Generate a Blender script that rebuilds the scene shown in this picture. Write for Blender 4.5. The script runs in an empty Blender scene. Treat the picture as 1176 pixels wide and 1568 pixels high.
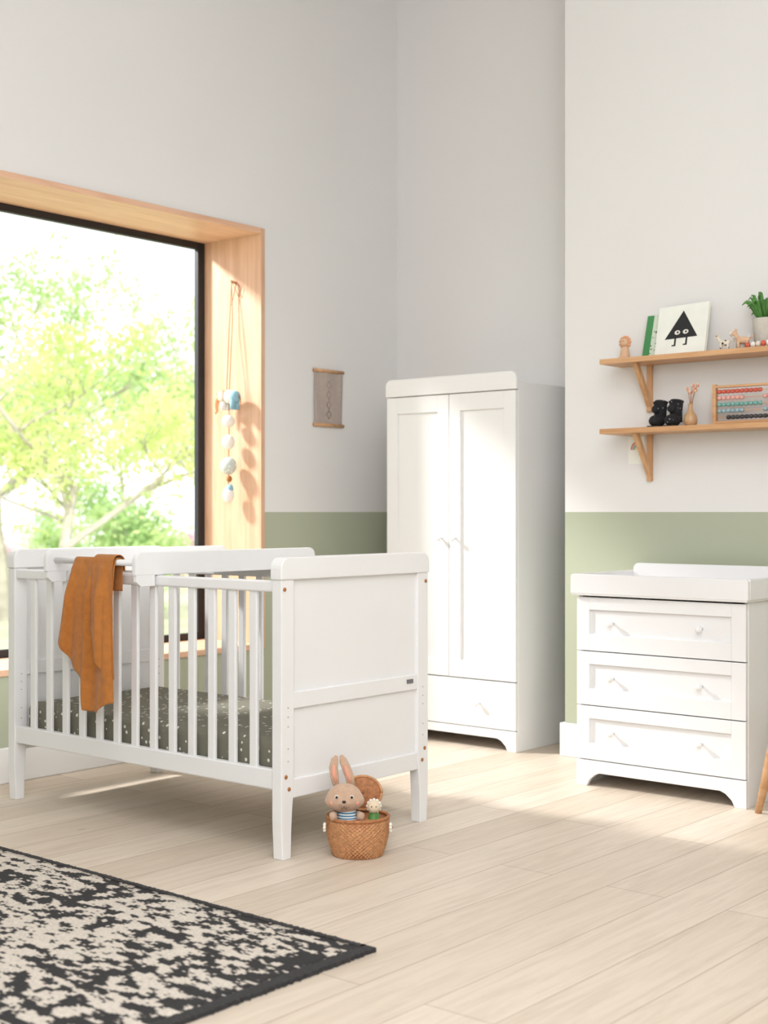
import bpy, bmesh, math, random
from mathutils import Vector, Matrix, Euler, noise
random.seed(7)
S = bpy.context.scene
C = bpy.context.collection
PI = math.pi

# ------------------------------------------------------------------ materials
def _mat(name):
    m = bpy.data.materials.new(name); m.use_nodes = True
    nt = m.node_tree; b = nt.nodes["Principled BSDF"]
    return m, nt, b
def nd(nt, t, **kw):
    n = nt.nodes.new(t)
    for k, v in kw.items():
        if k in n.inputs: n.inputs[k].default_value = v
        else: setattr(n, k, v)
    return n
def c4(c): return (c[0], c[1], c[2], 1)
def srgb(r, g, b):
    f = lambda x: (x/255/12.92) if x/255 <= .04045 else ((x/255+.055)/1.055)**2.4
    return (f(r), f(g), f(b))
def ramp(nt, stops, interp='LINEAR'):
    r = nt.nodes.new('ShaderNodeValToRGB'); r.color_ramp.interpolation = interp
    el = r.color_ramp.elements
    while len(el) < len(stops): el.new(.5)
    for e, (p, c) in zip(el, stops): e.position = p; e.color = c4(c)
    return r
def simple(name, col, rough=.5, var=.04, scale=12, bump=0, bscale=80, sheen=0):
    m, nt, b = _mat(name)
    tc = nd(nt, 'ShaderNodeTexCoord')
    n = nd(nt, 'ShaderNodeTexNoise', Scale=scale, Detail=3.0)
    nt.links.new(tc.outputs['Object'], n.inputs['Vector'])
    lo = [max(0, x*(1-var)) for x in col]; hi = [min(1, x*(1+var)) for x in col]
    r = ramp(nt, [(.3, lo), (.7, hi)])
    nt.links.new(n.outputs['Fac'], r.inputs['Fac'])
    nt.links.new(r.outputs['Color'], b.inputs['Base Color'])
    b.inputs['Roughness'].default_value = rough
    if sheen: b.inputs['Sheen Weight'].default_value = sheen
    if bump:
        n2 = nd(nt, 'ShaderNodeTexNoise', Scale=bscale, Detail=4.0)
        nt.links.new(tc.outputs['Object'], n2.inputs['Vector'])
        bp = nd(nt, 'ShaderNodeBump', Strength=bump, Distance=.01)
        nt.links.new(n2.outputs['Fac'], bp.inputs['Height'])
        nt.links.new(bp.outputs['Normal'], b.inputs['Normal'])
    return m
def wood(name, c1, c2, axis='Z', rough=.45, scale=1.0):
    m, nt, b = _mat(name)
    tc = nd(nt, 'ShaderNodeTexCoord'); mp = nd(nt, 'ShaderNodeMapping')
    s = {'X': (1.5, 22, 22), 'Y': (22, 1.5, 22), 'Z': (22, 22, 1.5)}[axis]
    mp.inputs['Scale'].default_value = [v*scale for v in s]
    nt.links.new(tc.outputs['Object'], mp.inputs['Vector'])
    n = nd(nt, 'ShaderNodeTexNoise', Scale=1.6, Detail=6.0, Roughness=.6, Distortion=.6)
    nt.links.new(mp.outputs['Vector'], n.inputs['Vector'])
    r = ramp(nt, [(.28, c2), (.62, c1)])
    nt.links.new(n.outputs['Fac'], r.inputs['Fac'])
    nt.links.new(r.outputs['Color'], b.inputs['Base Color'])
    b.inputs['Roughness'].default_value = rough
    bp = nd(nt, 'ShaderNodeBump', Strength=.06, Distance=.005)
    nt.links.new(n.outputs['Fac'], bp.inputs['Height']); nt.links.new(bp.outputs['Normal'], b.inputs['Normal'])
    return m

def wall_mat():
    m, nt, b = _mat('painted_wall')
    g = nd(nt, 'ShaderNodeNewGeometry'); sp = nd(nt, 'ShaderNodeSeparateXYZ')
    nt.links.new(g.outputs['Position'], sp.inputs[0])
    gt = nd(nt, 'ShaderNodeMath', operation='GREATER_THAN'); gt.inputs[1].default_value = 1.1
    nt.links.new(sp.outputs['Z'], gt.inputs[0])
    mx = nd(nt, 'ShaderNodeMix', data_type='RGBA')
    mx.inputs[6].default_value = c4(srgb(176, 182, 160)); mx.inputs[7].default_value = c4(srgb(230, 229, 228))
    nt.links.new(gt.outputs[0], mx.inputs[0])
    n = nd(nt, 'ShaderNodeTexNoise', Scale=1.3, Detail=3.0)
    nt.links.new(g.outputs['Position'], n.inputs['Vector'])
    r = ramp(nt, [(.3, (.975, .975, .975)), (.7, (1, 1, 1))])
    nt.links.new(n.outputs['Fac'], r.inputs['Fac'])
    mu = nd(nt, 'ShaderNodeMix', data_type='RGBA', blend_type='MULTIPLY'); mu.inputs[0].default_value = 1
    nt.links.new(mx.outputs[2], mu.inputs[6]); nt.links.new(r.outputs['Color'], mu.inputs[7])
    nt.links.new(mu.outputs[2], b.inputs['Base Color'])
    b.inputs['Roughness'].default_value = .85
    n2 = nd(nt, 'ShaderNodeTexNoise', Scale=140.0, Detail=2.0)
    nt.links.new(g.outputs['Position'], n2.inputs['Vector'])
    bp = nd(nt, 'ShaderNodeBump', Strength=.05, Distance=.003)
    nt.links.new(n2.outputs['Fac'], bp.inputs['Height']); nt.links.new(bp.outputs['Normal'], b.inputs['Normal'])
    return m
def floor_mat():
    m, nt, b = _mat('oak_planks')
    g = nd(nt, 'ShaderNodeNewGeometry'); mp = nd(nt, 'ShaderNodeMapping')
    mp.inputs['Rotation'].default_value = (0, 0, PI/2)
    nt.links.new(g.outputs['Position'], mp.inputs['Vector'])
    br = nd(nt, 'ShaderNodeTexBrick', Scale=1.0)
    br.inputs['Brick Width'].default_value = 1.75; br.inputs['Row Height'].default_value = .19
    br.inputs['Mortar Size'].default_value = .0015; br.inputs['Mortar Smooth'].default_value = .3
    br.offset = .37; br.inputs['Bias'].default_value = 0
    br.inputs['Color1'].default_value = c4(srgb(228, 215, 199)); br.inputs['Color2'].default_value = c4(srgb(212, 197, 179))
    br.inputs['Mortar'].default_value = c4(srgb(160, 140, 120))
    nt.links.new(mp.outputs[0], br.inputs['Vector'])
    mp2 = nd(nt, 'ShaderNodeMapping'); mp2.inputs['Scale'].default_value = (22, 1.4, 1)
    nt.links.new(g.outputs['Position'], mp2.inputs['Vector'])
    n = nd(nt, 'ShaderNodeTexNoise', Scale=1.5, Detail=8.0, Roughness=.68, Distortion=1.0)
    nt.links.new(mp2.outputs[0], n.inputs['Vector'])
    r = ramp(nt, [(.28, (.79, .76, .73)), (.58, (1, 1, 1))])
    nt.links.new(n.outputs['Fac'], r.inputs['Fac'])
    mu = nd(nt, 'ShaderNodeMix', data_type='RGBA', blend_type='MULTIPLY'); mu.inputs[0].default_value = .85
    nt.links.new(br.outputs['Color'], mu.inputs[6]); nt.links.new(r.outputs['Color'], mu.inputs[7])
    v = nd(nt, 'ShaderNodeTexVoronoi', Scale=1.0); mp3 = nd(nt, 'ShaderNodeMapping'); mp3.inputs['Scale'].default_value = (2.6, 1.5, 1)
    nt.links.new(g.outputs['Position'], mp3.inputs['Vector']); nt.links.new(mp3.outputs[0], v.inputs['Vector'])
    r3 = ramp(nt, [(.0, (.42, .40, .38)), (.042, (1, 1, 1))]); nt.links.new(v.outputs['Distance'], r3.inputs['Fac'])
    mu2 = nd(nt, 'ShaderNodeMix', data_type='RGBA', blend_type='MULTIPLY'); mu2.inputs[0].default_value = .65
    nt.links.new(mu.outputs[2], mu2.inputs[6]); nt.links.new(r3.outputs['Color'], mu2.inputs[7])
    nt.links.new(mu2.outputs[2], b.inputs['Base Color'])
    b.inputs['Roughness'].default_value = .48
    bp = nd(nt, 'ShaderNodeBump', Strength=.15, Distance=.002)
    nt.links.new(br.outputs['Fac'], bp.inputs['Height']); bp.invert = True
    nt.links.new(bp.outputs['Normal'], b.inputs['Normal'])
    return m
def rug_mat():
    m, nt, b = _mat('rug_weave')
    g = nd(nt, 'ShaderNodeNewGeometry')
    sn = nd(nt, 'ShaderNodeVectorMath', operation='SNAP'); sn.inputs[1].default_value = (.010, .005, .5)
    nt.links.new(g.outputs['Position'], sn.inputs[0])
    mp = nd(nt, 'ShaderNodeMapping'); mp.inputs['Scale'].default_value = (15, 26, 1); mp.inputs['Rotation'].default_value = (0, 0, .2)
    nt.links.new(sn.outputs[0], mp.inputs['Vector'])
    n = nd(nt, 'ShaderNodeTexNoise', Scale=1.0, Detail=4.0, Roughness=.6, Distortion=.0)
    nt.links.new(mp.outputs[0], n.inputs['Vector'])
    sp = nd(nt, 'ShaderNodeSeparateXYZ'); nt.links.new(g.outputs['Position'], sp.inputs[0])
    mr = nd(nt, 'ShaderNodeMapRange'); mr.inputs['From Min'].default_value = -2.25; mr.inputs['From Max'].default_value = -2.6
    mr.inputs['To Min'].default_value = -.04; mr.inputs['To Max'].default_value = .0
    nt.links.new(sp.outputs['X'], mr.inputs['Value'])
    n0 = nd(nt, 'ShaderNodeTexNoise', Scale=4.0, Detail=2.0); nt.links.new(g.outputs['Position'], n0.inputs['Vector'])
    ad = nd(nt, 'ShaderNodeMath', operation='MULTIPLY_ADD'); ad.inputs[1].default_value = .22
    nt.links.new(n0.outputs['Fac'], ad.inputs[0]); nt.links.new(n.outputs['Fac'], ad.inputs[2])
    a2 = nd(nt, 'ShaderNodeMath', operation='ADD'); nt.links.new(ad.outputs[0], a2.inputs[0]); nt.links.new(mr.outputs[0], a2.inputs[1])
    r = ramp(nt, [(.0, srgb(48, 47, 48)), (.592, srgb(48, 47, 48)), (.602, srgb(218, 208, 196)), (1, srgb(230, 221, 210))])
    nt.links.new(a2.outputs[0], r.inputs['Fac'])
    n3 = nd(nt, 'ShaderNodeTexNoise', Scale=160.0, Detail=2.0); nt.links.new(g.outputs['Position'], n3.inputs['Vector'])
    r2 = ramp(nt, [(.3, (.72, .72, .72)), (.65, (1, 1, 1))]); nt.links.new(n3.outputs['Fac'], r2.inputs['Fac'])
    mu = nd(nt, 'ShaderNodeMix', data_type='RGBA', blend_type='MULTIPLY'); mu.inputs[0].default_value = .8
    nt.links.new(r.outputs['Color'], mu.inputs[6]); nt.links.new(r2.outputs['Color'], mu.inputs[7])
    nt.links.new(mu.outputs[2], b.inputs['Base Color'])
    b.inputs['Roughness'].default_value = .95
    bp = nd(nt, 'ShaderNodeBump', Strength=.6, Distance=.004)
    nt.links.new(n3.outputs['Fac'], bp.inputs['Height']); nt.links.new(bp.outputs['Normal'], b.inputs['Normal'])
    return m
def speckle_mat(name, base, dot, scale, thr, rough=.9):
    m, nt, b = _mat(name)
    tc = nd(nt, 'ShaderNodeTexCoord'); v = nd(nt, 'ShaderNodeTexVoronoi', Scale=scale)
    nt.links.new(tc.outputs['Object'], v.inputs['Vector'])
    r = ramp(nt, [(thr, dot), (thr+.05, base)]); nt.links.new(v.outputs['Distance'], r.inputs['Fac'])
    nt.links.new(r.outputs['Color'], b.inputs['Base Color']); b.inputs['Roughness'].default_value = rough
    return m
def stripe_mat(name, ca, cb, freq):
    m, nt, b = _mat(name)
    tc = nd(nt, 'ShaderNodeTexCoord'); w = nd(nt, 'ShaderNodeTexWave', Scale=freq, wave_type='BANDS', bands_direction='Z')
    nt.links.new(tc.outputs['Object'], w.inputs['Vector'])
    r = ramp(nt, [(.0, ca), (.5, cb)], 'CONSTANT'); nt.links.new(w.outputs['Fac'], r.inputs['Fac'])
    nt.links.new(r.outputs['Color'], b.inputs['Base Color']); b.inputs['Roughness'].default_value = .9
    return m
def leaf_mat(name, a, c):
    m, nt, b = _mat(name)
    g = nd(nt, 'ShaderNodeNewGeometry'); n = nd(nt, 'ShaderNodeTexNoise', Scale=1.2, Detail=4.0)
    nt.links.new(g.outputs['Position'], n.inputs['Vector'])
    r = ramp(nt, [(.35, a), (.65, c)]); nt.links.new(n.outputs['Fac'], r.inputs['Fac'])
    d = nd(nt, 'ShaderNodeBsdfDiffuse'); t = nd(nt, 'ShaderNodeBsdfTranslucent'); mx = nd(nt, 'ShaderNodeMixShader'); mx.inputs[0].default_value = .5
    for q in (d, t): nt.links.new(r.outputs['Color'], q.inputs['Color'])
    nt.links.new(d.outputs[0], mx.inputs[1]); nt.links.new(t.outputs[0], mx.inputs[2])
    nt.links.new(mx.outputs[0], nt.nodes['Material Output'].inputs['Surface'])
    return m

M_wall = wall_mat(); M_floor = floor_mat(); M_rug = rug_mat()
M_ceil = simple('ceiling_paint', (.8, .8, .8), .9, .01)
M_white = simple('white_lacquer', srgb(236, 236, 237), .38, .01, 3)
M_cream = simple('warm_white_lacquer', srgb(235, 235, 234), .38, .01, 3)
M_skirt = simple('skirting_paint', srgb(238, 238, 238), .5, .01, 3)
M_oakY = wood('oak_reveal_y', srgb(232, 190, 160), srgb(214, 166, 134), 'Y')
M_oakZ = wood('oak_reveal_z', srgb(220, 180, 150), srgb(200, 156, 124), 'Z')
M_oakX = wood('oak_shelf', srgb(214, 170, 126), srgb(188, 138, 93), 'X')
M_oakB = wood('oak_bracket', srgb(214, 170, 126), srgb(188, 138, 93), 'Z')
M_black = simple('black_frame', (.012, .013, .015), .5, .05)
M_brass = simple('copper_bolt', srgb(170, 110, 60), .35, .05)
M_grey = simple('grey_plate', srgb(110, 110, 112), .4, .03)
M_rust = simple('rust_muslin', srgb(182, 114, 50), .95, .1, 40, .35, 260, .15)
M_matt = speckle_mat('sheet_speckled', srgb(122, 120, 106), srgb(232, 228, 214), 36, .19)
M_bunny = simple('bunny_wool', srgb(200, 168, 144), .95, .08, 60, .4, 300, .3)
M_dark = simple('dark_thread', (.02, .016, .014), .5)
M_pink = simple('pink_felt', srgb(224, 160, 138), .9)
M_wick = simple('wicker', srgb(196, 142, 98), .6, .25, 90, .3, 200)
M_wickd = simple('wicker_dark', srgb(172, 114, 72), .6, .25, 90, .3, 200)
M_stripe = stripe_mat('striped_knit', srgb(60, 120, 160), srgb(225, 228, 225), 38)
M_whitef = simple('white_felt', srgb(235, 232, 225), .9)
M_beige = simple('beige_felt', srgb(222, 204, 178), .9)
M_string = simple('string', srgb(170, 110, 60), .9)
M_orange = simple('orange_felt', srgb(222, 164, 124), .95)
M_blue = simple('blue_felt', srgb(140, 184, 202), .95)
M_ballg = speckle_mat('crochet_mint', srgb(196, 206, 200), srgb(235, 235, 230), 60, .3)
M_hang = simple('linen', srgb(182, 168, 160), .95, .06, 60, .3, 300)
M_hangd = simple('linen_print', srgb(150, 132, 122), .95)
M_bark = simple('bark', srgb(182, 174, 162), .9, .2, 8)
M_leaf1 = leaf_mat('leaf_yellow_green', srgb(196, 217, 130), srgb(232, 240, 180))
M_leaf2 = leaf_mat('leaf_green', srgb(164, 200, 128), srgb(214, 230, 170))
M_leaf3 = leaf_mat('leaf_blossom', srgb(220, 180, 192), srgb(240, 228, 228))
M_lawn = simple('lawn', srgb(184, 192, 160), .95, .15, 3)
M_plant = simple('succulent', srgb(84, 138, 66), .5, .2, 30)
M_pot = simple('clay_pot', srgb(205, 200, 190), .8, .05, 40, .2)
M_gbook = speckle_mat('green_book', srgb(210, 222, 205), srgb(70, 90, 70), 70, .22)
M_spine = simple('green_spine', srgb(70, 140, 84), .6)
M_bookw = simple('book_cover', srgb(238, 240, 232), .5)
M_page = simple('pages', srgb(225, 215, 195), .8)
M_boot = speckle_mat('patterned_boot', srgb(30, 30, 34), srgb(150, 160, 165), 60, .12)
M_vase = simple('amber_ceramic', srgb(196, 158, 118), .3, .1)
M_dogw = speckle_mat('spotted_wood', srgb(225, 215, 200), srgb(40, 36, 34), 60, .25)
M_tan = simple('tan_wood', srgb(218, 180, 148), .6, .08)
BEADS = [simple('bead_%d' % i, srgb(*c), .4, .03) for i, c in enumerate([(206, 96, 76), (226, 170, 160), (120, 176, 168), (150, 180, 190), (60, 62, 66), (235, 205, 120)])]

# ------------------------------------------------------------------ mesh helpers
def grp(name, loc=(0, 0, 0), rot=(0, 0, 0), parent=None):
    e = bpy.data.objects.new(name, None); C.objects.link(e)
    e.location = loc; e.rotation_euler = rot; e.empty_display_size = .1
    if parent: e.parent = parent
    return e
def mw(e):
    return Matrix.Translation(e.location) @ e.rotation_euler.to_matrix().to_4x4()
def obj(name, verts, faces, mat, parent=None, bevel=0, smooth=False, local=False, mats=None, fm=None, seg=2):
    me = bpy.data.meshes.new(name); me.from_pydata([tuple(v) for v in verts], [], faces)
    bm = bmesh.new(); bm.from_mesh(me); bmesh.ops.recalc_face_normals(bm, faces=bm.faces); bm.to_mesh(me); bm.free()
    o = bpy.data.objects.new(name, me); C.objects.link(o)
    if mats:
        for q in mats: me.materials.append(q)
        if fm: me.polygons.foreach_set('material_index', fm)
    else: me.materials.append(mat)
    if smooth: me.polygons.foreach_set('use_smooth', [True]*len(me.polygons))
    if parent:
        o.parent = parent
        if not local: o.matrix_parent_inverse = mw(parent).inverted()
    if bevel:
        b = o.modifiers.new('bev', 'BEVEL'); b.width = bevel; b.segments = seg; b.limit_method = 'ANGLE'; b.angle_limit = .6
    return o
BF = [(0, 3, 2, 1), (4, 5, 6, 7), (0, 1, 5, 4), (1, 2, 6, 5), (2, 3, 7, 6), (3, 0, 4, 7)]
def bxv(a, b):
    x0, y0, z0 = a; x1, y1, z1 = b
    return [(x0, y0, z0), (x1, y0, z0), (x1, y1, z0), (x0, y1, z0), (x0, y0, z1), (x1, y0, z1), (x1, y1, z1), (x0, y1, z1)]
def box(name, a, b, mat, parent=None, bevel=.002, local=False):
    return obj(name, bxv(a, b), BF, mat, parent, bevel, local=local)
def boxes(name, L, mat, parent=None, bevel=.002, local=False):
    V = []; F = []
    for a, b in L:
        o = len(V); V += bxv(a, b); F += [tuple(i+o for i in f) for f in BF]
    return obj(name, V, F, mat, parent, bevel, local=local)
def prism(name, pts, axis, a, b, mat, parent=None, bevel=.002, local=False, smooth=False):
    n = len(pts)
    def mk(p, c):
        return {'X': (c, p[0], p[1]), 'Y': (p[0], c, p[1]), 'Z': (p[0], p[1], c)}[axis]
    V = [mk(p, a) for p in pts] + [mk(p, b) for p in pts]
    F = [tuple(range(n)), tuple(range(2*n-1, n-1, -1))] + [(i, (i+1) % n, (i+1) % n+n, i+n) for i in range(n)]
    return obj(name, V, F, mat, parent, bevel, local=local, smooth=smooth)
def rrect(x0, x1, z0, z1, r, n=6):
    P = [(x0, z0), (x1, z0)]
    for i in range(n+1):
        a = PI/2*i/n; P.append((x1-r+r*math.cos(a), z1-r+r*math.sin(a)))
    for i in range(n+1):
        a = PI/2+PI/2*i/n; P.append((x0+r+r*math.cos(a), z1-r+r*math.sin(a)))
    return P
def ell(name, c, r, mat, parent=None, local=False, seg=24, rot=None):
    bm = bmesh.new(); bmesh.ops.create_uvsphere(bm, u_segments=seg, v_segments=seg//2+2, radius=1)
    M = Matrix.Translation(c) @ (Euler(rot).to_matrix().to_4x4() if rot else Matrix()) @ Matrix.Diagonal((*r, 1))
    bm.transform(M)
    V = [v.co.copy() for v in bm.verts]; F = [tuple(v.index for v in f.verts) for f in bm.faces]; bm.free()
    return obj(name, V, F, mat, parent, smooth=True, local=local)
def tube_data(pts, radii, seg=10, flat=1.0, ref=None):
    pts = [Vector(p) for p in pts]; V = []; F = []
    ref = Vector(ref) if ref else None; prev = None
    for i, p in enumerate(pts):
        t = (pts[min(i+1, len(pts)-1)]-pts[max(i-1, 0)]).normalized()
        if prev is None:
            r0 = ref or (Vector((0, 0, 1)) if abs(t.z) < .9 else Vector((1, 0, 0)))
            u = (r0 - t*r0.dot(t)).normalized()
        else:
            u = (prev - t*prev.dot(t)).normalized()
        prev = u; w = t.cross(u)
        for k in range(seg):
            a = 2*PI*k/seg
            V.append(p + u*math.cos(a)*radii[i] + w*math.sin(a)*radii[i]*flat)
    for i in range(len(pts)-1):
        for k in range(seg):
            a = i*seg+k; b = i*seg+(k+1) % seg
            F.append((a, b, b+seg, a+seg))
    F.append(tuple(range(seg-1, -1, -1))); F.append(tuple(range((len(pts)-1)*seg, len(pts)*seg)))
    return V, F
def tube(name, pts, radii, mat, parent=None, seg=10, flat=1.0, ref=None, local=False):
    if not hasattr(radii, '__len__'): radii = [radii]*len(pts)
    V, F = tube_data(pts, radii, seg, flat, ref)
    return obj(name, V, F, mat, parent, smooth=True, local=local)
def lathe(name, prof, c, mat, parent=None, seg=32, local=False, axis='Z', smooth=True):
    V = []; F = []; n = len(prof)
    for r, h in prof:
        for k in range(seg):
            a = 2*PI*k/seg; x, y = r*math.cos(a), r*math.sin(a)
            v = {'Z': (x, y, h), '-Y': (x, -h, y), 'X': (h, x, y)}[axis]
            V.append(Vector(v)+Vector(c))
    for i in range(n-1):
        for k in range(seg):
            a = i*seg+k; b = i*seg+(k+1) % seg; F.append((a, b, b+seg, a+seg))
    F.append(tuple(range(seg))); F.append(tuple(range((n-1)*seg, n*seg)))
    return obj(name, V, F, mat, parent, smooth=smooth, local=local)

# ------------------------------------------------------------------ room shell
XW, YB, YC, XC = -4.75, 5.75, 5.25, -3.352
H = 4.1; XR, YF = 1.6, -1.6
TH = .42
WY0, WY1, WZ0, WZ1 = 3.06, 4.70, .46, 2.455      # clear opening inside wood lining
box('floor', (XW-.0, YF, -.12), (XR, YB, 0), M_floor, bevel=0)
box('ceiling', (XW-TH, YF-.15, H), (XR+.15, YB+.15, H+.12), M_ceil, bevel=0)
boxes('wall_left', [((XW-TH, YF, -.12), (XW, WY0-.02, H)), ((XW-TH, WY1+.02, -.12), (XW, YB+.15, H)),
                    ((XW-TH, WY0-.02, -.12), (XW, WY1+.02, WZ0-.02)), ((XW-TH, WY0-.02, WZ1+.02), (XW, WY1+.02, H))], M_wall, bevel=0)
boxes('wall_back', [((XW, YB, -.12), (XR, YB+.15, H))], M_wall, bevel=0)
box('wall_chimney_breast', (XC, YC, 0), (-.6, YB, H), M_wall, bevel=0)
box('wall_right', (XR, YF, -.12), (XR+.15, YB+.15, H), M_wall, bevel=0)
box('wall_front', (XW-TH, YF-.15, -.12), (XR+.15, YF, H), M_wall, bevel=0)
box('baseboard_left', (XW, YF, 0), (XW+.018, YB, .145), M_skirt, bevel=.005)
box('baseboard_back', (XW+.018, YB-.018, 0), (XC, YB, .145), M_skirt, bevel=.005)
boxes('baseboard_chimney_breast', [((XC-.018, YC-.018, 0), (-.6, YC, .15)), ((XC-.018, YC, 0), (XC, YB-.018, .15))], M_skirt, bevel=.004)

# window 1 : wood lining, black frame, glass
w = grp('window_1', (XW, (WY0+WY1)/2, WZ0))
XG = XW-.39
box('reveal_right', (XG-.03, WY1, WZ0-.02), (XW+.012, WY1+.026, WZ1+.026), M_oakZ, w, .002)
box('reveal_left', (XG-.03, WY0-.026, WZ0-.02), (XW+.012, WY0, WZ1+.026), M_oakZ, w, .002)
box('reveal_head', (XG-.03, WY0, WZ1), (XW+.012, WY1, WZ1+.026), M_oakY, w, .002)
box('sill', (XG-.03, WY0, WZ0-.026), (XW+.012, WY1, WZ0), M_oakY, w, .002)
boxes('frame', [((XG-.03, WY1-.045, WZ0), (XG, WY1, WZ1)), ((XG-.03, WY0, WZ0), (XG, WY0+.045, WZ1)),
                ((XG-.03, WY0+.045, WZ1-.035), (XG, WY1-.045, WZ1)), ((XG-.03, WY0+.045, WZ0), (XG, WY1-.045, WZ0+.035))], M_black, w, .003)
gm, nt, b = _mat('window_glass')
tr = nd(nt, 'ShaderNodeBsdfTransparent'); gl = nd(nt, 'ShaderNodeBsdfGlossy', Roughness=.02); mx = nd(nt, 'ShaderNodeMixShader'); mx.inputs[0].default_value = .03
nt.links.new(tr.outputs[0], mx.inputs[1]); nt.links.new(gl.outputs[0], mx.inputs[2]); nt.links.new(mx.outputs[0], nt.nodes['Material Output'].inputs['Surface'])
box('glass', (XG-.02, WY0+.045, WZ0+.035), (XG-.014, WY1-.045, WZ1-.035), gm, w, 0)

# ------------------------------------------------------------------ crib
cr = grp('crib', (-3.75, 3.46, 0))
CY0, CY1 = 3.085, 3.83
def crib_end(nm, x0, x1, out):
    PW = .058
    prism(nm+'_top_rail', rrect(CY0-.004, CY1+.004, .885, .957, .035), 'X', x0-.004, x1+.004, M_white, cr, .004)
    for k, (ya, s) in enumerate(((CY0, 1), (CY1, -1))):
        P = [(ya, .885), (ya+s*PW, .885), (ya+s*PW, .215), (ya+s*.054, .19), (ya+s*.05, .15), (ya+s*.046, .08), (ya+s*.044, 0), (ya+s*.006, 0), (ya, .12)]
        prism(nm+'_post_%d' % k, P, 'X', x0, x1, M_white, cr, .003)
        for z in (.855, .262, .222):
            yy = ya+s*(.014 if z > .5 else .02 if z > .23 else .034)
            lathe(nm+'_bolt_%d_%d' % (k, int(z*1000)), [(.0065, 0), (.0065, .002), (.003, .003)], (x1 if out > 0 else x0-.003, yy, z), M_brass, cr, 14, axis='X')
        for z in (.5, .47, .44, .37, .33):
            lathe(nm+'_hole_%d_%d' % (k, int(z*1000)), [(.002, 0), (.002, .0006)], (x1, ya+s*.03, z-.02), M_grey, cr, 8, axis='X')
    boxes(nm+'_rails', [((x0+.002, CY0+PW, .474), (x1-.002, CY1-PW, .527)), ((x0+.002, CY0+PW, .19), (x1-.002, CY1-PW, .25))], M_white, cr, .003)
    box(nm+'_panel', (x0+.012, CY0+PW-.004, .2), (x1-.012, CY1-PW+.004, .89), M_white, cr, 0)
crib_end('foot', -3.062, -3.02, 1); crib_end('head', -4.483, -4.441, -1)
box('name_plate', (-3.022, 3.712, .499), (-3.0185, 3.745, .513), M_grey, cr, .0005)
for nm, y0, y1 in (('front', 3.09, 3.118), ('rear', 3.797, 3.825)):
    box(nm+'_top_rail', (-4.443, y0, .845), (-3.06, y1, .882), M_white, cr, .006)
    box(nm+'_bottom_rail', (-4.443, y0, .218), (-3.06, y1, .283), M_white, cr, .005)
    n = 13; L = 1.379; L0 = -4.441
    for i in range(n):
        xc = L0 + L*(i+1)/(n+1)
        box(nm+'_slat_%d' % i, (xc-.017, y0+.007, .28), (xc+.017, y1-.007, .85), M_white, cr, .004)
for i in range(9):
    x = -4.36+i*.15
    box('base_slat_%d' % i, (x, 3.118, .215), (x+.06, 3.797, .235), M_white, cr, .002)

m_ = grp('crib_mattress', (-3.75, 3.46, .235))
mo = box('mattress_body', (-4.43, 3.128, .237), (-3.073, 3.787, .372), M_matt, m_, .03)
mo.modifiers['bev'].segments = 5

# ------------------------------------------------------------------ cot top changer
ct = grp('cot_top_changer', (-3.87, 3.45, .885))
for k, x in enumerate((-3.64, -4.135)):
    P = rrect(2.995, 3.885, .884, .963, .03)
    prism('side_board_%d' % k, P, 'X', x, x+.02, M_white, ct, .003)
    for j, (a, c) in enumerate(((3.0, 3.082), (3.833, 3.88))):
        prism('side_clip_%d_%d' % (k, j), [(a, .9), (a, .862), (a+.02, .846), (c, .846), (c, .9)], 'X', x+.001, x+.019, M_white, ct, .002)
box('tray_floor', (-4.115, 3.10, .886), (-3.64, 3.85, .896), M_white, ct, .002)
tube('towel_rail', [(-4.12, 3.035, .925), (-3.635, 3.035, .925)], .011, M_white, ct, 16)

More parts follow.
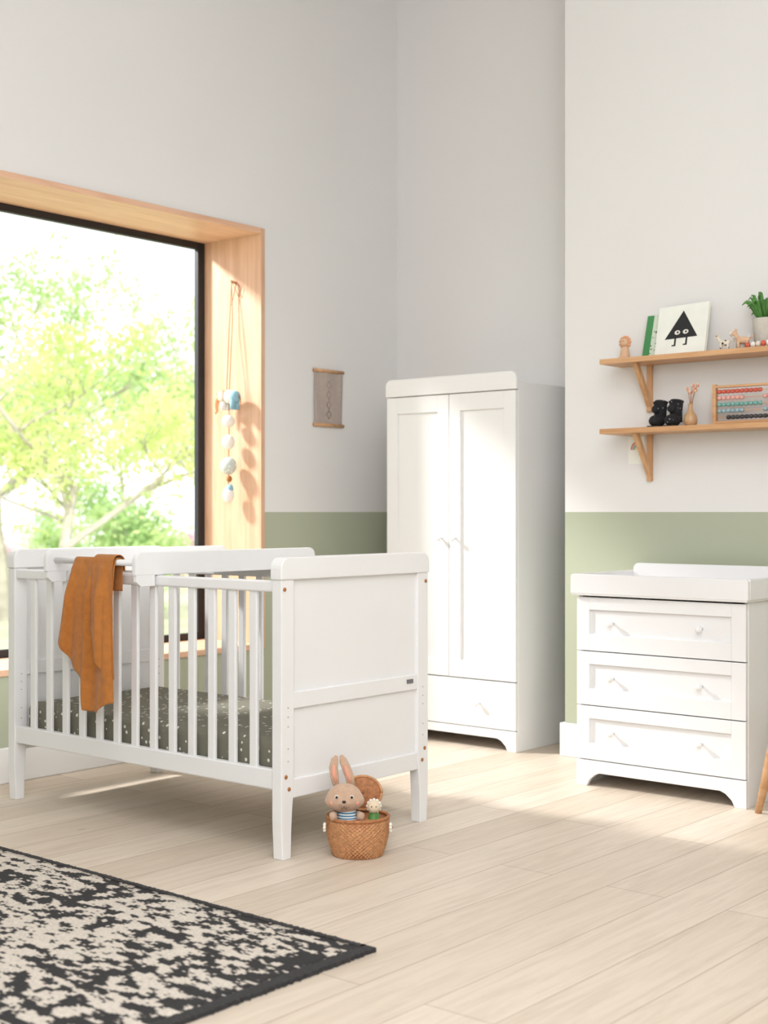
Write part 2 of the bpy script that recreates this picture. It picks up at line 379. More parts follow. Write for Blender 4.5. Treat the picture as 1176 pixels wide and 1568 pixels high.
# blanket
def blanket():
    g = grp('muslin_blanket', (-3.87, 3.03, .93))
    def sheet(nm, s0, s1, yoff, outl, back, fl, ph, NS=64, NT=90):
        V = []; F = []
        for j in range(NT+1):
            t = j/NT
            for i in range(NS+1):
                s = s0+(s1-s0)*i/NS
                zb = outl(s)
                Lf = .94 - zb; Lb = back; R = .0165+yoff*.5; arc = PI*R
                q = -(Lb+arc/2) + t*(Lb+arc/2+arc/2+Lf)
                if q < -arc/2: y = 3.035+R; z = .925 - (-arc/2 - q); dn = 0
                elif q < arc/2:
                    a = q/R; y = 3.035 - R*math.sin(a); z = .925 + R*math.cos(a); dn = 0
                else:
                    dn = (q-arc/2); y = 3.035-R; z = .925-dn
                dd = min(1, dn/.14); dd = dd*dd*(3-2*dd)
                tt = dn/.45
                fold = math.sin(s*15+ph+tt*1.1)*.75+math.sin(s*29+1.7*ph-tt*1.5)*.35+math.sin(s*6+tt*2+ph)*.4
                cr_ = noise.noise(Vector((s*3, z*6, ph)))*.004*dd
                x = -3.985+(.228)*s - fl*tt*max(0.0, 1-s)**1.3 + .008*math.sin(s*19+ph)*dd + .035*tt*max(0.0, s-.4)
                y -= (fold+1.2)*.015*(.25+.75*dd)*min(1, dn/.02) + .010*tt + cr_
                V.append((x, y, z))
        for j in range(NT):
            for i in range(NS):
                a = j*(NS+1)+i; F.append((a, a+1, a+NS+2, a+NS+1))
        o = obj(nm, V, F, M_rust, g, smooth=True)
        so = o.modifiers.new('s', 'SOLIDIFY'); so.thickness = .003
    def lerp(pts, s):
        for (a, za), (b, zb) in zip(pts, pts[1:]):
            if s <= b: return za+(zb-za)*(s-a)/(b-a)
        return pts[-1][1]
    sheet('cloth_main', 0, 1, 0, lambda s: lerp([(0, .65), (.2, .59), (.42, .53), (.52, .42), (.68, .415), (.85, .44), (1, .46)], s), .10, .075, .3)
    sheet('cloth_fold', .52, 1.0, .022, lambda s: lerp([(.45, .74), (.6, .66), (.75, .61), (.86, .57), (1.1, .52)], s), .03, .0, 2.2, NS=30)
blanket()

# ------------------------------------------------------------------ case furniture helpers
def knob(nm, x, y, z, par):
    lathe(nm, [(.006, 0), (.005, .012), (.0095, .018), (.0125, .024), (.011, .030), (.005, .033)], (x, y, z), M_white, par, 18, axis='-Y')
def shaker(nm, x0, x1, z0, z1, y, mx_, mz, mat, par, th=.018, mt=None):
    mt = mt or mz
    boxes(nm+'_frame', [((x0, y, z0), (x0+mx_, y+th, z1)), ((x1-mx_, y, z0), (x1, y+th, z1)),
                        ((x0+mx_, y, z0), (x1-mx_, y+th, z0+mz)), ((x0+mx_, y, z1-mt), (x1-mx_, y+th, z1))], mat, par, .0015)
    box(nm+'_panel', (x0+mx_-.004, y+.011, z0+mz-.004), (x1-mx_+.004, y+th, z1-mt+.004), mat, par, 0)
def plinth(x0, x1, zt, foot, zr):
    return [(x0, 0), (x0+foot*.55, 0), (x0+foot*.7, zr*.45), (x0+foot*1.0, zr*.85), (x0+foot*1.25, zr), (x1-foot*1.25, zr), (x1-foot, zr*.85), (x1-foot*.7, zr*.45), (x1-foot*.55, 0), (x1, 0), (x1, zt), (x0, zt)]

# wardrobe
wd = grp('wardrobe', (-3.945, 5.44, 0))
X0, X1, Y0, Y1 = -4.33, -3.56, 5.162, 5.728
boxes('carcass', [((X0, Y0+.02, 0), (X0+.018, Y1, 1.70)), ((X1-.018, Y0+.02, 0), (X1, Y1, 1.70)), ((X0+.018, Y0+.02, .09), (X1-.018, Y1, .11)),
                  ((X0+.018, Y0+.02, 1.66), (X1-.018, Y1, 1.70)), ((X0+.018, Y1-.01, .11), (X1-.018, Y1, 1.66)), ((X0+.018, Y0+.02, .305), (X1-.018, Y1-.01, .32))], M_cream, wd, .002)
prism('cornice', rrect(X0-.004, X1+.006, 1.662, 1.747, .035), 'Y', Y0-.006, Y0+.019, M_cream, wd, .004)
XM = (X0+X1)/2
shaker('door_left', X0+.002, XM-.002, .322, 1.658, Y0, .065, .08, M_cream, wd)
shaker('door_right', XM+.002, X1-.002, .322, 1.658, Y0, .065, .08, M_cream, wd)
box('drawer_front', (X0+.002, Y0, .098), (X1-.002, Y0+.018, .316), M_cream, wd, .002)
prism('plinth', plinth(X0, X1, .094, .085, .055), 'Y', Y0, Y0+.02, M_cream, wd, .002)
knob('knob_left', XM-.042, Y0, .975, wd); knob('knob_right', XM+.042, Y0, .975, wd)
knob('drawer_knob_left', X0+.19, Y0, .21, wd); knob('drawer_knob_right', X1-.205, Y0, .21, wd)

# dresser
dr = grp('changing_dresser', (-2.6, 4.98, 0))
X0, X1, Y0, Y1 = -2.966, -2.232, 4.73, 5.225
boxes('carcass', [((X0, Y0+.02, 0), (X0+.018, Y1, .77)), ((X1-.018, Y0+.02, 0), (X1, Y1, .77)), ((X0+.018, Y0+.02, .09), (X1-.018, Y1, .108)), ((X0+.018, Y1-.01, .108), (X1-.018, Y1, .77)),
                  ((X0+.018, Y0+.02, .325), (X1-.018, Y1-.01, .333)), ((X0+.018, Y0+.02, .542), (X1-.018, Y1-.01, .55))], M_white, dr, .002)
for k, (a, c) in enumerate(((.108, .322), (.326, .540), (.544, .758))):
    shaker('drawer_%d' % k, X0+.002, X1-.002, a, c, Y0, .058, .066, M_white, dr, mt=.05)
    knob('knob_l%d' % k, X0+.165, Y0+.011, (a+c)/2+.005, dr); knob('knob_r%d' % k, X1-.185, Y0+.011, (a+c)/2+.005, dr)
prism('plinth', plinth(X0, X1, .104, .085, .055), 'Y', Y0, Y0+.02, M_white, dr, .002)
box('top_board', (X0-.012, Y0-.018, .765), (X1+.012, Y1, .785), M_white, dr, .004)
prism('tray_front', rrect(X0-.016, X1+.016, .772, .851, .012), 'Y', Y0-.02, Y0-.002, M_white, dr, .003)
box('tray_left', (X0-.016, Y0-.002, .772), (X0+.002, Y1, .851), M_white, dr, .004)
box('tray_right', (X1-.002, Y0-.002, .772), (X1+.016, Y1, .851), M_white, dr, .004)
prism('tray_back', rrect(X0+.002, X1-.002, .785, .882, .025), 'Y', Y1-.045, Y1-.025, M_white, dr, .003)

# ------------------------------------------------------------------ shelves
SZ = (1.731, 1.433)
sh = grp('wall_shelf_unit', (-2.5, YC, 1.6))
for k, z in enumerate(SZ):
    box('board_%d' % k, (-3.065, 5.07, z), (-1.85, YC, z+.022), M_oakX, sh, .002)
for j, x in enumerate((-2.917, -2.0)):
    for k, z in enumerate(SZ):
        box('bracket_back_%d_%d' % (j, k), (x-.012, YC-.018, z-.2), (x+.012, YC, z), M_oakB, sh, .002)
        prism('bracket_strut_%d_%d' % (j, k), [(5.105, z), (5.135, z), (YC-.015, z-.15), (YC-.015, z-.185)], 'X', x-.011, x+.011, M_oakB, sh, .002)
T1, T2 = 1.753, 1.455

g = grp('toy_lion_figure', (-2.975, 5.13, T1))
lathe('body', [(.02, 0), (.022, .01), (.019, .03), (.015, .05), (.008, .055)], (0, 0, 0), M_tan, g, 20, local=True)
ell('head', (0, -.004, .070), (.019, .017, .019), M_tan, g, True)
for i in range(11):
    a = i*2*PI/11
    ell('mane_%d' % i, (.022*math.cos(a), .002, .071+.022*math.sin(a)), (.008, .008, .008), M_orange, g, True, 10)
for sx in (-1, 1): ell('eye_%d' % sx, (sx*.006, -.020, .074), (.002, .002, .002), M_dark, g, True, 8)
for sx in (-1, 1): ell('foot_%d' % sx, (sx*.012, -.014, .007), (.008, .010, .007), M_tan, g, True, 10)

LEAN = -.28
g = grp('picture_book', (-2.915, 5.175, T1+.001), (LEAN, 0, 0))
box('cover', (0, 0, 0), (.225, .012, .195), M_gbook, g, .001, True)
box('spine', (-.004, -.001, 0), (.028, .0, .195), M_spine, g, 0, True)
g = grp('picture_book', (-2.845, 5.148, T1+.001), (LEAN, math.radians(-2), 0))
box('cover_front', (0, 0, 0), (.232, .002, .222), M_bookw, g, .0008, True)
box('pages', (.003, .002, .003), (.229, .012, .219), M_page, g, 0, True)
box('cover_back', (0, .012, 0), (.232, .014, .222), M_bookw, g, .0008, True)
prism('triangle_character', [(.042, .072), (.192, .072), (.117, .195)], 'Y', -.0008, .0, M_black, g, 0, True)
boxes('character_legs', [((.087, -.0008, .038), (.095, 0, .074)), ((.139, -.0008, .038), (.147, 0, .074)), ((.077, -.0008, .038), (.095, 0, .044)), ((.129, -.0008, .038), (.147, 0, .044))], M_black, g, 0, True)
for sx in (.098, .136):
    ell('eye_white_%d' % (sx*1000), (sx, -.001, .098), (.013, .0008, .010), M_whitef, g, True, 16)
    ell('pupil_%d' % (sx*1000), (sx+.002, -.002, .098), (.005, .0008, .005), M_black, g, True, 12)

def quadruped(name, loc, s, mat, rz=0):
    g = grp(name, loc, (0, 0, rz)); 
    ell('body', (0, 0, .032*s), (.026*s, .012*s, .013*s), mat, g, True, 16)
    for i, (x, y) in enumerate(((-.016, -.006), (-.016, .006), (.016, -.006), (.016, .006))):
        tube('leg_%d' % i, [(x*s, y*s, .03*s), (x*s, y*s, .012*s), (x*s, y*s, 0)], [.006*s, .0045*s, .005*s], mat, g, 8, local=True)
    tube('neck', [(-.018*s, 0, .036*s), (-.028*s, 0, .054*s)], [.008*s, .007*s], mat, g, 10, local=True)
    ell('head', (-.033*s, 0, .058*s), (.012*s, .008*s, .009*s), mat, g, True, 12)
    for sy in (-1, 1): ell('ear_%d' % sy, (-.027*s, sy*.006*s, .068*s), (.003*s, .003*s, .007*s), mat, g, True, 8)
    tube('tail', [(.024*s, 0, .036*s), (.034*s, 0, .042*s), (.036*s, 0, .052*s)], [.003*s, .0025*s, .001*s], mat, g, 6, local=True)
    return g
quadruped('toy_dog_figurine', (-2.50, 5.10, T1), .9, M_dogw, .2)
quadruped('toy_cow_figurine', (-2.455, 5.15, T1), 1.2, M_whitef, -.2)
quadruped('toy_giraffe_figurine', (-2.425, 5.11, T1), 1.1, M_tan, .1)
g = grp('toy_bead_train', (-2.36, 5.10, T1))
for i in range(6):
    ell('bead_%d' % i, (-.04+i*.022, 0, .012+.001*i), (.011, .011, .012), [BEADS[0], M_whitef, M_dogw][i % 3], g, True, 12)
tube('cord', [(-.045, 0, .012), (.075, 0, .015)], .002, M_string, g, 6, local=True)

g = grp('potted_succulent', (-2.36, 5.185, T1))
lathe('pot', [(.042, 0), (.047, .01), (.055, .115), (.057, .122), (.052, .122), (.049, .105), (.001, .105)], (0, 0, 0), M_pot, g, 32, local=True)
for i in range(46):
    a = random.random()*2*PI; out = random.uniform(.02, .085); h = random.uniform(.03, .10)*(1.25-out*6)+.02
    L = []; rr = []
    for k in range(6):
        t = k/5
        yy = out*math.sin(a)*t**.8; yy = min(yy, .04)
        L.append((out*math.cos(a)*t**.8+.02*math.cos(a), yy+.012*math.sin(a), .105+h*math.sin(t*2.1)))
        rr.append(.0068*math.sin(PI*(t*.85+.12))+.0008)
    tube('leaf_%d' % i, L, rr, M_plant, g, 6, .45, local=True)

g = grp('baby_booties', (-2.78, 5.14, T2))
for k, x in enumerate((-.038, .035)):
    tube('shaft_%d' % k, [(x, .012, .02), (x, .012, .06), (x, .014, .10), (x, .016, .112)], [.027, .026, .029, .024], M_boot, g, 20, local=True)
    ell('toe_%d' % k, (x, -.018, .026), (.030, .045, .026), M_boot, g, True)
    ell('pompom_%d' % k, (x-.004, -.022, .075), (.017, .015, .017), M_boot, g, True, 16)
    box('sole_%d' % k, (x-.026, -.058, 0), (x+.026, .04, .005), M_dark, g, .002, True)
    tube('cuff_%d' % k, [(x+.026*math.cos(a), .015+.026*math.sin(a), .105) for a in [i*2*PI/20 for i in range(21)]], .006, M_boot, g, 8, local=True)
g = grp('bud_vase', (-2.672, 5.14, T2))
lathe('vase', [(.018, 0), (.026, .008), (.029, .025), (.024, .045), (.012, .062), (.0085, .08), (.011, .092), (.009, .092), (.007, .08)], (0, 0, 0), M_vase, g, 24, local=True)
for i, (dx, dz) in enumerate(((-.012, .155), (.008, .165), (.022, .15), (.0, .14), (.03, .17))):
    tube('stem_%d' % i, [(0, 0, .06), (dx*.4, 0, .11), (dx, -.003, dz)], .0012, M_string, g, 6, local=True)
    for j in range(5):
        ell('bloom_%d_%d' % (i, j), (dx+random.uniform(-.006, .006), random.uniform(-.006, .006), dz+random.uniform(-.006, .006)), (.005, .004, .006), M_beige if j % 2 else M_pink, g, True, 8)
g = grp('abacus', (-2.385, 5.14, T2))
W2 = .185
boxes('frame', [((-W2, -.012, 0), (-W2+.016, .012, .165)), ((W2-.016, -.012, 0), (W2, .012, .165)), ((-W2+.016, -.012, .004), (W2-.016, .012, .014)), ((-W2+.016, -.012, .149), (W2-.016, .012, .159))], M_oakX, g, .002, True)
for r in range(5):
    z = .029+r*.0262
    tube('rod_%d' % r, [(-W2+.01, 0, z), (W2-.01, 0, z)], .0018, M_tan, g, 6, local=True)
    for i in range(10+r % 2):
        x = -W2+.028+i*.0195+(.08 if r in (1, 3) and i > 5 else 0)+(.04 if r in (0, ) else 0)
        lathe('bead_%d_%d' % (r, i), [(.003, -.0085), (.0075, -.007), (.0092, 0), (.0075, .007), (.003, .0085)], (x, 0, z), BEADS[[4, 3, 2, 1, 0][r]], g, 12, local=True, axis='X')
g = grp('rainbow_print', (-2.986, YC, 1.37))
box('card', (-3.026, YC-.003, 1.308), (-2.946, YC, 1.428), M_bookw, g, .0005)
for i in range(5):
    R0 = .028-i*.005; P = [(-2.986+R0*math.cos(a), 1.37+R0*1.2*math.sin(a)) for a in [k*PI/16 for k in range(17)]]
    P += [(-2.986+(R0-.004)*math.cos(a), 1.37+(R0-.004)*1.2*math.sin(a)) for a in [PI-k*PI/16 for k in range(17)]]
    prism('arc_%d' % i, P, 'Y', YC-.0036, YC-.003, BEADS[i % 6] if i != 4 else BEADS[5], g, 0)

# ------------------------------------------------------------------ wall hanging
g = grp('fabric_wall_hanging', (XW, 5.19, 1.68))
V = []; F = []; n = 20
for j in range(n+1):
    for i in range(n+1):
        V.append((XW+.008+.003*math.sin(i*.5+j*.2), 5.085+.205*i/n-.004*math.sin(j/n*PI)*(1 if i > 10 else -1)*-1, 1.545+.277*j/n))
for j in range(n):
    for i in range(n):
        a = j*(n+1)+i; F.append((a, a+1, a+n+2, a+n+1))
o = obj('cloth', V, F, M_hang, g, smooth=True); o.modifiers.new('s', 'SOLIDIFY').thickness = .002
for k, z in enumerate((1.822, 1.545)):
    tube('dowel_%d' % k, [(XW+.011, 5.075, z), (XW+.011, 5.30, z)], .0085, M_oakX, g, 12)
for k in range(4):
    zc = 1.60+k*.05
    P = [(5.1875+.018*math.cos(a), zc+.022*math.sin(a)) for a in [i*PI/2 for i in range(4)]]
    for j in range(4):
        a, c = P[j], P[(j+1) % 4]
        tube('motif_%d_%d' % (k, j), [(XW+.0125, a[0], a[1]), (XW+.0125, c[0], c[1])], .0014, M_hangd, g, 5)

# ------------------------------------------------------------------ mobile garland in the window reveal
g = grp('felt_mobile', (-4.90, 4.645, 1.7))
mx0, my0 = -4.905, 4.640
tube('peg', [(mx0-.02, 4.70, 2.235), (mx0-.02, 4.675, 2.24)], .006, M_oakX, g, 10)
tube('string_a', [(mx0-.02, 4.68, 2.24), (mx0-.026, 4.67, 2.0), (mx0-.012, my0, 1.70)], .002, M_string, g, 6)
tube('string_b', [(mx0-.02, 4.68, 2.24), (mx0-.002, 4.67, 2.05), (mx0+.006, my0, 1.70), (mx0, my0, 1.16)], .002, M_string, g, 6)
tube('string_loop', [(mx0-.02, 4.68, 2.24), (mx0+.02, 4.69, 2.16), (mx0+.035, 4.69, 2.20), (mx0+.01, 4.685, 2.235), (mx0-.02, 4.68, 2.12)], .0018, M_string, g, 6)
ell('elephant_body', (mx0+.014, my0, 1.664), (.048, .032, .034), M_whitef, g)
ell('elephant_rump', (mx0+.048, my0+.0, 1.662), (.026, .029, .031), M_blue, g)
ell('elephant_head', (mx0-.040, my0-.004, 1.670), (.031, .027, .031), M_orange, g)
tube('elephant_trunk', [(mx0-.056, my0-.004, 1.668), (mx0-.076, my0-.004, 1.652), (mx0-.084, my0-.004, 1.622), (mx0-.078, my0-.004, 1.598), (mx0-.090, my0-.004, 1.588)], [.018, .014, .011, .008, .006], M_orange, g, 12)
ell('elephant_ear', (mx0-.022, my0-.030, 1.668), (.020, .007, .027), M_beige, g)
ell('elephant_eye', (mx0-.054, my0-.027, 1.678), (.003, .003, .003), M_dark, g, seg=8)
for i, (x, y) in enumerate(((-.022, -.014), (-.022, .014), (.044, -.014), (.044, .014))):
    tube('elephant_leg_%d' % i, [(mx0+x, my0+y, 1.65), (mx0+x, my0+y, 1.60)], [.014, .013], M_whitef if i < 2 else M_blue, g, 10)
tube('elephant_tail', [(mx0+.07, my0, 1.67), (mx0+.084, my0, 1.65), (mx0+.086, my0, 1.63)], [.004, .003, .002], M_string, g, 6)
ell('felt_ball', (mx0, my0, 1.545), (.033, .030, .031), M_whitef, g)
ell('felt_egg', (mx0, my0, 1.443), (.034, .029, .036), M_whitef, g)
ell('crochet_ball', (mx0, my0, 1.327), (.043, .038, .043), M_ballg, g)
ell('wood_bead', (mx0+.006, my0, 1.262), (.014, .014, .016), M_string, g)
ell('felt_drop', (mx0, my0, 1.185), (.031, .026, .042), M_whitef, g)
ell('felt_drop_top', (mx0+.012, my0, 1.215), (.017, .016, .022), M_blue, g)

# ------------------------------------------------------------------ basket with bunny
RZ = math.radians(40.1)
BC = (-2.893, 3.305, 0)
g = grp('wicker_basket', BC, (0, 0, RZ))
def basket(nm, prof, cols, mat, amp):
    V = []; F = []; n = len(prof)
    for i, (r, z) in enumerate(prof):
        for k in range(cols):
            a = 2*PI*k/cols
            rr = r + amp*math.cos(a*cols/6)*(1 if (i//3) % 2 else -1) + amp*.7*math.cos(i*2*PI/3)
            V.append((rr*math.cos(a), rr*math.sin(a)*.92, z))
    for i in range(n-1):
        for k in range(cols):
            a = i*cols+k; b = i*cols+(k+1) % cols; F.append((a, b, b+cols, a+cols))
    F.append(tuple(range(cols)))
    return obj(nm, V, F, mat, g, smooth=True, local=True)
prof = []
for i in range(61):
    t = i/60; prof.append((.079+.022*math.sin(t*2.0), .002+.121*t))
basket('bowl', prof, 240, M_wick, .0019)
tube('rim', [(.099*math.cos(a), .092*math.sin(a), .124) for a in [i*2*PI/48 for i in range(49)]], .0055, M_wickd, g, 10, local=True)
lathe('bowl_inner', [(.075, .004), (.088, .06), (.094, .12)], (0, 0, 0), M_wickd, g, 32, local=True)
V = []; F = []; cols = 64; rings = 22
lidM = Matrix.Translation((.014, .083, .128)) @ Matrix.Rotation(math.radians(80), 4, 'X') @ Matrix.Translation((0, .052, 0))
for i in range(rings+1):
    r = .054*i/rings
    for k in range(cols):
        a = 2*PI*k/cols; h = -.012*(1-(i/rings)**2)+.0016*(i % 2)+.001*math.cos(k*PI/2)*(1 if i % 4 < 2 else -1)
        V.append(lidM @ Vector((r*math.cos(a)*1.15, r*math.sin(a), -h)))
for i in range(rings):
    for k in range(cols):
        a = i*cols+k; b = i*cols+(k+1) % cols; F.append((a, b, b+cols, a+cols))
o = obj('lid', V, F, M_wickd, g, smooth=True, local=True); o.modifiers.new('s', 'SOLIDIFY').thickness = .004
tube('lid_rim', [lidM @ Vector((.062*math.cos(a), .054*math.sin(a), 0)) for a in [i*2*PI/40 for i in range(41)]], .0045, M_wick, g, 8, local=True)
for sx in (-1, 1):
    fx, fy, fz = sx*.101, -.035, .098
    for i in range(6):
        a = i*PI/3; ell('flower_petal_%d_%d' % (sx, i), (fx+.004*sx, fy-.008+.010*math.cos(a)*.8, fz+.010*math.sin(a)), (.0055, .006, .006), M_whitef, g, True, 10)
    ell('flower_centre_%d' % sx, (fx+.008*sx, fy-.012, fz), (.004, .004, .004), M_string, g, True, 8)

g = grp('bunny_soft_toy', BC, (0, 0, RZ))
hx = -.042
tube('body', [(hx+.01, -.005, .012), (hx+.012, -.01, .06), (hx+.012, -.012, .10), (hx+.008, -.012, .13), (hx+.004, -.01, .155)], [.030, .036, .036, .034, .024], M_stripe, g, 24, local=True)
bm = bmesh.new(); bmesh.ops.create_uvsphere(bm, u_segments=40, v_segments=26, radius=1)
for v in bm.verts:
    x, y, z = v.co
    wdt = 1+.18*math.exp(-((z+.35)/.45)**2)
    x *= wdt
    mz = math.exp(-((x/.45)**2+((z+.25)/.35)**2)) if y < 0 else 0
    y -= .28*mz
    v.co = Vector((hx+x*.056, -.018+y*.042, .186+z*.047))
V = [v.co.copy() for v in bm.verts]; F = [tuple(q.index for q in f.verts) for f in bm.faces]; bm.free()
obj('head', V, F, M_bunny, g, smooth=True, local=True)
tube('ear_left', [(hx-.026, -.01, .22), (hx-.032, -.010, .25), (hx-.036, -.006, .28), (hx-.032, -.003, .305), (hx-.026, -.004, .318)], [.010, .0135, .0145, .012, .005], M_bunny, g, 14, .5, (1, 0, 0), local=True)
tube('ear_right', [(hx+.022, -.01, .22), (hx+.016, -.010, .25), (hx+.005, -.006, .28), (hx-.006, -.003, .305), (hx-.012, -.004, .32)], [.011, .0145, .0145, .0125, .005], M_bunny, g, 14, .5, (1, 0, 0), local=True)
tube('ear_lining_left', [(hx-.028, -.016, .235), (hx-.034, -.016, .262), (hx-.034, -.012, .29)], [.004, .007, .004], M_pink, g, 10, .35, (1, 0, 0), local=True)
tube('ear_lining_right', [(hx+.018, -.016, .235), (hx+.010, -.016, .262), (hx+.0, -.012, .29)], [.004, .007, .004], M_pink, g, 10, .35, (1, 0, 0), local=True)
for sx in (-1, 1):
    ell('eye_white_%d' % sx, (hx+sx*.024, -.056, .196), (.0065, .003, .0065), M_whitef, g, True, 12)
    ell('eye_%d' % sx, (hx+sx*.024, -.059, .196), (.0042, .003, .0045), M_dark, g, True, 12)
    ell('cheek_%d' % sx, (hx+sx*.038, -.048, .176), (.010, .004, .008), M_pink, g, True, 12)
    for q in range(4): ell('freckle_%d_%d' % (sx, q), (hx+sx*(.008+.007*(q % 2)), -.071+.002*(q % 2), .168+.007*(q//2)), (.0012, .001, .0012), M_dark, g, True, 6)
ell('nose', (hx, -.072, .184), (.0065, .004, .0045), M_dark, g, True, 12)
tube('mouth', [(hx-.01, -.066, .160), (hx-.004, -.071, .163), (hx, -.072, .172), (hx+.004, -.071, .163), (hx+.01, -.066, .160)], .0009, M_dark, g, 6, local=True)
tube('arm_right', [(hx+.042, -.02, .135), (hx+.054, -.045, .135), (hx+.050, -.065, .130)], [.011, .011, .012], M_bunny, g, 12, local=True)
tube('arm_left', [(hx-.028, -.02, .135), (hx-.038, -.045, .136), (hx-.032, -.065, .132)], [.011, .011, .012], M_bunny, g, 12, local=True)
g = grp('lamb_soft_toy', BC, (0, 0, RZ))
lx, ly, lz = .052, -.035, .162
tube('body', [(lx-.005, ly+.02, .05), (lx, ly+.015, .10), (lx, ly+.01, .15)], [.020, .022, .014], M_plant, g, 16, local=True)
ell('head', (lx, ly, lz), (.021, .017, .021), M_beige, g, True)
for i in range(12):
    a = i*PI/6; ell('wool_%d' % i, (lx+.020*math.cos(a), ly+.006, lz+.020*math.sin(a)), (.0055, .007, .0055), M_whitef, g, True, 10)
for sx in (-1, 1): ell('eye_%d' % sx, (lx+sx*.007, ly-.016, lz+.002), (.002, .002, .002), M_dark, g, True, 8)

# ------------------------------------------------------------------ rug
g = grp('woven_rug', (-3.4, 1.8, 0))
RX0, RX1, RY0, RY1 = -4.62, -2.25, .55, 2.585
nx, ny = 90, 70
V = []; F = []
for j in range(ny+1):
    for i in range(nx+1):
        x = RX0+(RX1-RX0)*i/nx; y = RY0+(RY1-RY0)*j/ny
        V.append((x, y, .010+.002*noise.noise(Vector((x*4, y*4, 0)))))
for j in range(ny):
    for i in range(nx):
        a = j*(nx+1)+i; F.append((a, a+1, a+nx+2, a+nx+1))
o = obj('pile', V, F, M_rug, g, smooth=True)
so = o.modifiers.new('s', 'SOLIDIFY'); so.thickness = .007; so.offset = -1
M_rugb = simple('rug_border', srgb(56, 55, 56), .95, .25, 90, .6, 200)
def border(nm, pts):
    V = []; F = []
    for k, (p, q) in enumerate(pts):
        V += [(p[0], p[1], .001), (q[0], q[1], .001), (q[0], q[1], .012), (p[0], p[1], .012)]
    for k in range(len(pts)-1):
        a = 4*k; c = a+4
        for e in range(4): F.append((a+e, a+(e+1) % 4, c+(e+1) % 4, c+e))
    F.append((0, 1, 2, 3)); m = 4*(len(pts)-1); F.append((m, m+1, m+2, m+3))
    obj(nm, V, F, M_rugb, g)
N = 400
jit = lambda s, a=.006: a*noise.noise(Vector((s*9, 3.1, 0)))+a*.9*noise.noise(Vector((s*31, 9, 0)))
border('border_far', [((RX0+(RX1-RX0)*k/N, RY1-.002+jit(k/9., .014), 0), (RX0+(RX1-RX0)*k/N, RY1+.016+jit(k/17.), 0)) for k in range(N+1)])
border('border_side', [((RX1-.005+jit(k/9., .016), RY0+(RY1+.016-RY0)*k/N, 0), (RX1+.034+jit(k/22.), RY0+(RY1+.016-RY0)*k/N, 0)) for k in range(N+1)])
border('border_near', [((RX0+(RX1-RX0)*k/N, RY0-.03, 0), (RX0+(RX1-RX0)*k/N, RY0+.02+jit(k/9.), 0)) for k in range(N+1)])

# ------------------------------------------------------------------ wooden chair, mostly out of frame on the right
g = grp('wooden_chair', (-1.87, 4.71, 0))
feet = [(-2.172, 4.70), (-1.86, 4.43), (-1.88, 4.99), (-1.58, 4.72)]
cx, cy = -1.873, 4.71
for i, (x, y) in enumerate(feet):
    tx, ty = cx+(x-cx)*.68, cy+(y-cy)*.68
    tube('leg_%d' % i, [(x, y, 0), (x+(tx-x)*.5, y+(ty-y)*.5, .21), (tx, ty, .42)], [.012, .019, .017], M_oakX, g, 16)
lathe('seat', [(.17, .415), (.19, .42), (.195, .432), (.19, .445), (.17, .448)], (cx, cy, 0), M_oakX, g, 40)
for i, a in enumerate((0.2, .55, .9, 1.25)):
    x, y = cx+.165*math.cos(a), cy+.165*math.sin(a)
    tube('back_spindle_%d' % i, [(x, y, .44), (x+.04*math.cos(a), y+.04*math.sin(a), .72)], .009, M_oakX, g, 10)
tube('back_rail', [(cx+.205*math.cos(a), cy+.205*math.sin(a), .725) for a in [0.05+k*.14 for k in range(10)]], .016, M_oakX, g, 12)

# ------------------------------------------------------------------ garden
box('garden_ground', (-40, -20, -.5), (XW-TH, 40, -.35), M_lawn, bevel=0)
def tree_mesh(seed, hgt, nleaf, lsize, spread):
    rnd = random.Random(seed); V = []; F = []; tips = []
    def branch(p, d, L, r, depth):
        n = 5; pts = [p]; rad = [r]; q = p.copy(); dd = d.copy()
        for i in range(n):
            dd = (dd+Vector((rnd.uniform(-.22, .22), rnd.uniform(-.22, .22), rnd.uniform(-.05, .14)))).normalized()
            q = q+dd*L/n; pts.append(q.copy()); rad.append(r*(1-.45*(i+1)/n))
            if depth <= 2: tips.append((q.copy(), depth))
        v, f = tube_data(pts, rad, 6); o = len(V); V.extend(v); F.extend([tuple(x+o for x in ff) for ff in f])
        if depth > 0:
            for k in range(3 if depth > 1 else 4):
                a = rnd.uniform(0, 2*PI); s = pts[rnd.randint(2, n)]
                nd_ = (dd*.6+Vector((math.cos(a), math.sin(a), rnd.uniform(.0, .6)))*spread).normalized()
                branch(s, nd_, L*rnd.uniform(.6, .8), r*.5, depth-1)
    branch(Vector((0, 0, 0)), Vector((0, 0, 1)), hgt*.4, hgt*.018, 4)
    nb = len(F)
    for i in range(nleaf):
        t, dpt = rnd.choice(tips); sg = .14+.07*dpt
        c = t+Vector((rnd.gauss(0, sg), rnd.gauss(0, sg), rnd.gauss(0, sg*.8)))
        u = Vector((rnd.uniform(-1, 1), rnd.uniform(-1, 1), rnd.uniform(-1, 1))).normalized()
        w_ = u.cross(Vector((rnd.uniform(-1, 1), rnd.uniform(-1, 1), rnd.uniform(-1, 1)))).normalized()
        s = lsize*rnd.uniform(.6, 1.3); o = len(V)
        V.extend([c-u*s, c+w_*s*.45, c+u*s, c-w_*s*.45]); F.append((o, o+1, o+2, o+3))
    return V, F, nb
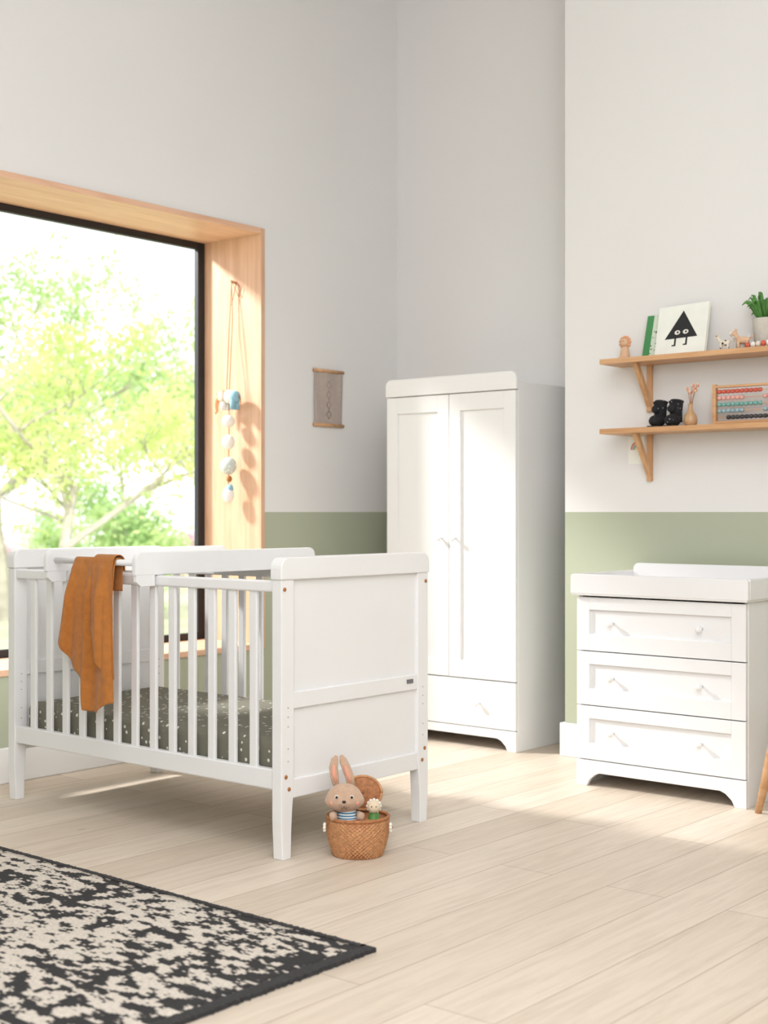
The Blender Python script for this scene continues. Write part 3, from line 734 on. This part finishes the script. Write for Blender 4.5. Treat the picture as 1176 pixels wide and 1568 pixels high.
def make_tree(name, seed, hgt, nleaf, lsize, spread, leafm):
    V, F, nb = tree_mesh(seed, hgt, nleaf, lsize, spread)
    me = bpy.data.meshes.new(name); me.from_pydata([tuple(v) for v in V], [], F)
    me.materials.append(M_bark); me.materials.append(leafm)
    me.polygons.foreach_set('material_index', [0]*nb+[1]*(len(F)-nb))
    return me
t1 = make_tree('tree_a', 3, 4.6, 6500, .045, 1.0, M_leaf1)
t2 = make_tree('tree_b', 11, 5.2, 6500, .05, .9, M_leaf2)
t3 = make_tree('shrub_a', 5, 1.9, 5000, .045, 1.2, M_leaf2)
t4 = make_tree('shrub_b', 8, 1.6, 4000, .04, 1.2, M_leaf3)
def put(name, me, x, y, rz, s):
    o = bpy.data.objects.new(name, me); C.objects.link(o); o.location = (x, y, -.36); o.rotation_euler = (0, 0, rz); o.scale = (s, s, s)
put('garden_tree', t1, -11.5, 8.6, 0, 1.0); put('garden_tree', t2, -15.5, 10.6, 1, 1.0)
put('garden_tree', t2, -17, 15.5, 3, 1.1); put('garden_tree', t1, -11, 4.5, 4, .9)
put('garden_tree', t1, -14.5, 7.8, 5.2, .8)
for i, (x, y, m) in enumerate(((-14.5, 12.2, 3), (-15, 13.8, 4), (-18.5, 12.4, 4), (-18, 9, 3), (-19.5, 14.4, 3))):
    put('garden_shrub', t3 if m == 3 else t4, x, y, i*1.3, random.uniform(.85, 1.2))

# ------------------------------------------------------------------ lights
def look(o, tgt):
    o.rotation_euler = (Vector(tgt)-Vector(o.location)).to_track_quat('-Z', 'Y').to_euler()
def light(name, kind, loc, tgt, energy, col, **kw):
    l = bpy.data.lights.new(name, kind); l.energy = energy; l.color = col
    for k, v in kw.items(): setattr(l, k, v)
    o = bpy.data.objects.new(name, l); C.objects.link(o); o.location = loc; look(o, tgt); return o
light('window_spot', 'SPOT', (-7.93, 2.5, 4.4), (-3.9, 3.9, .9), 2250, (1, .975, .945), spot_size=math.radians(75), spot_blend=.3, shadow_soft_size=.28)  # finite spot lamp outside the window, standing in for sunlight
light('ceiling_fill', 'AREA', (-1.0, 1.8, 4.0), (-1.6, 2.6, 0), 138, (.985, .99, 1), shape='RECTANGLE', size=3.6, size_y=3.2)  # unseen fill light under the ceiling, added to lift the room
light('room_fill', 'AREA', (.9, -.9, 2.6), (-2.8, 4.0, .8), 160, (.985, .99, 1), shape='RECTANGLE', size=2.6, size_y=2.4)  # unseen fill light near the camera, added to brighten walls and furniture
garden_fill = light('garden_fill_light', 'SUN', (-8, 0, 12), (-16, 7, 0), 3.0, (1, .98, .94), angle=.02)  # directional light added to brighten the garden foliage

wd_ = bpy.data.worlds.new('sky'); S.world = wd_; wd_.use_nodes = True
bg = wd_.node_tree.nodes['Background']; bg.inputs[0].default_value = (.96, .98, 1, 1); bg.inputs[1].default_value = 2.1

# ------------------------------------------------------------------ camera
cam = bpy.data.cameras.new('camera'); co = bpy.data.objects.new('camera', cam); C.objects.link(co)
co.location = (0, 0, 1.1); co.rotation_euler = (math.radians(90), 0, math.radians(40.1))
cam.sensor_fit = 'VERTICAL'; cam.sensor_height = 36; cam.sensor_width = 27; cam.lens = 48.08
cam.clip_end = 200
cam.dof.use_dof = True; cam.dof.focus_distance = 4.7; cam.dof.aperture_fstop = 2.8
S.camera = co
S.view_settings.view_transform = 'Standard'; S.view_settings.look = 'None'
S.view_settings.exposure = 0; S.view_settings.gamma = 1
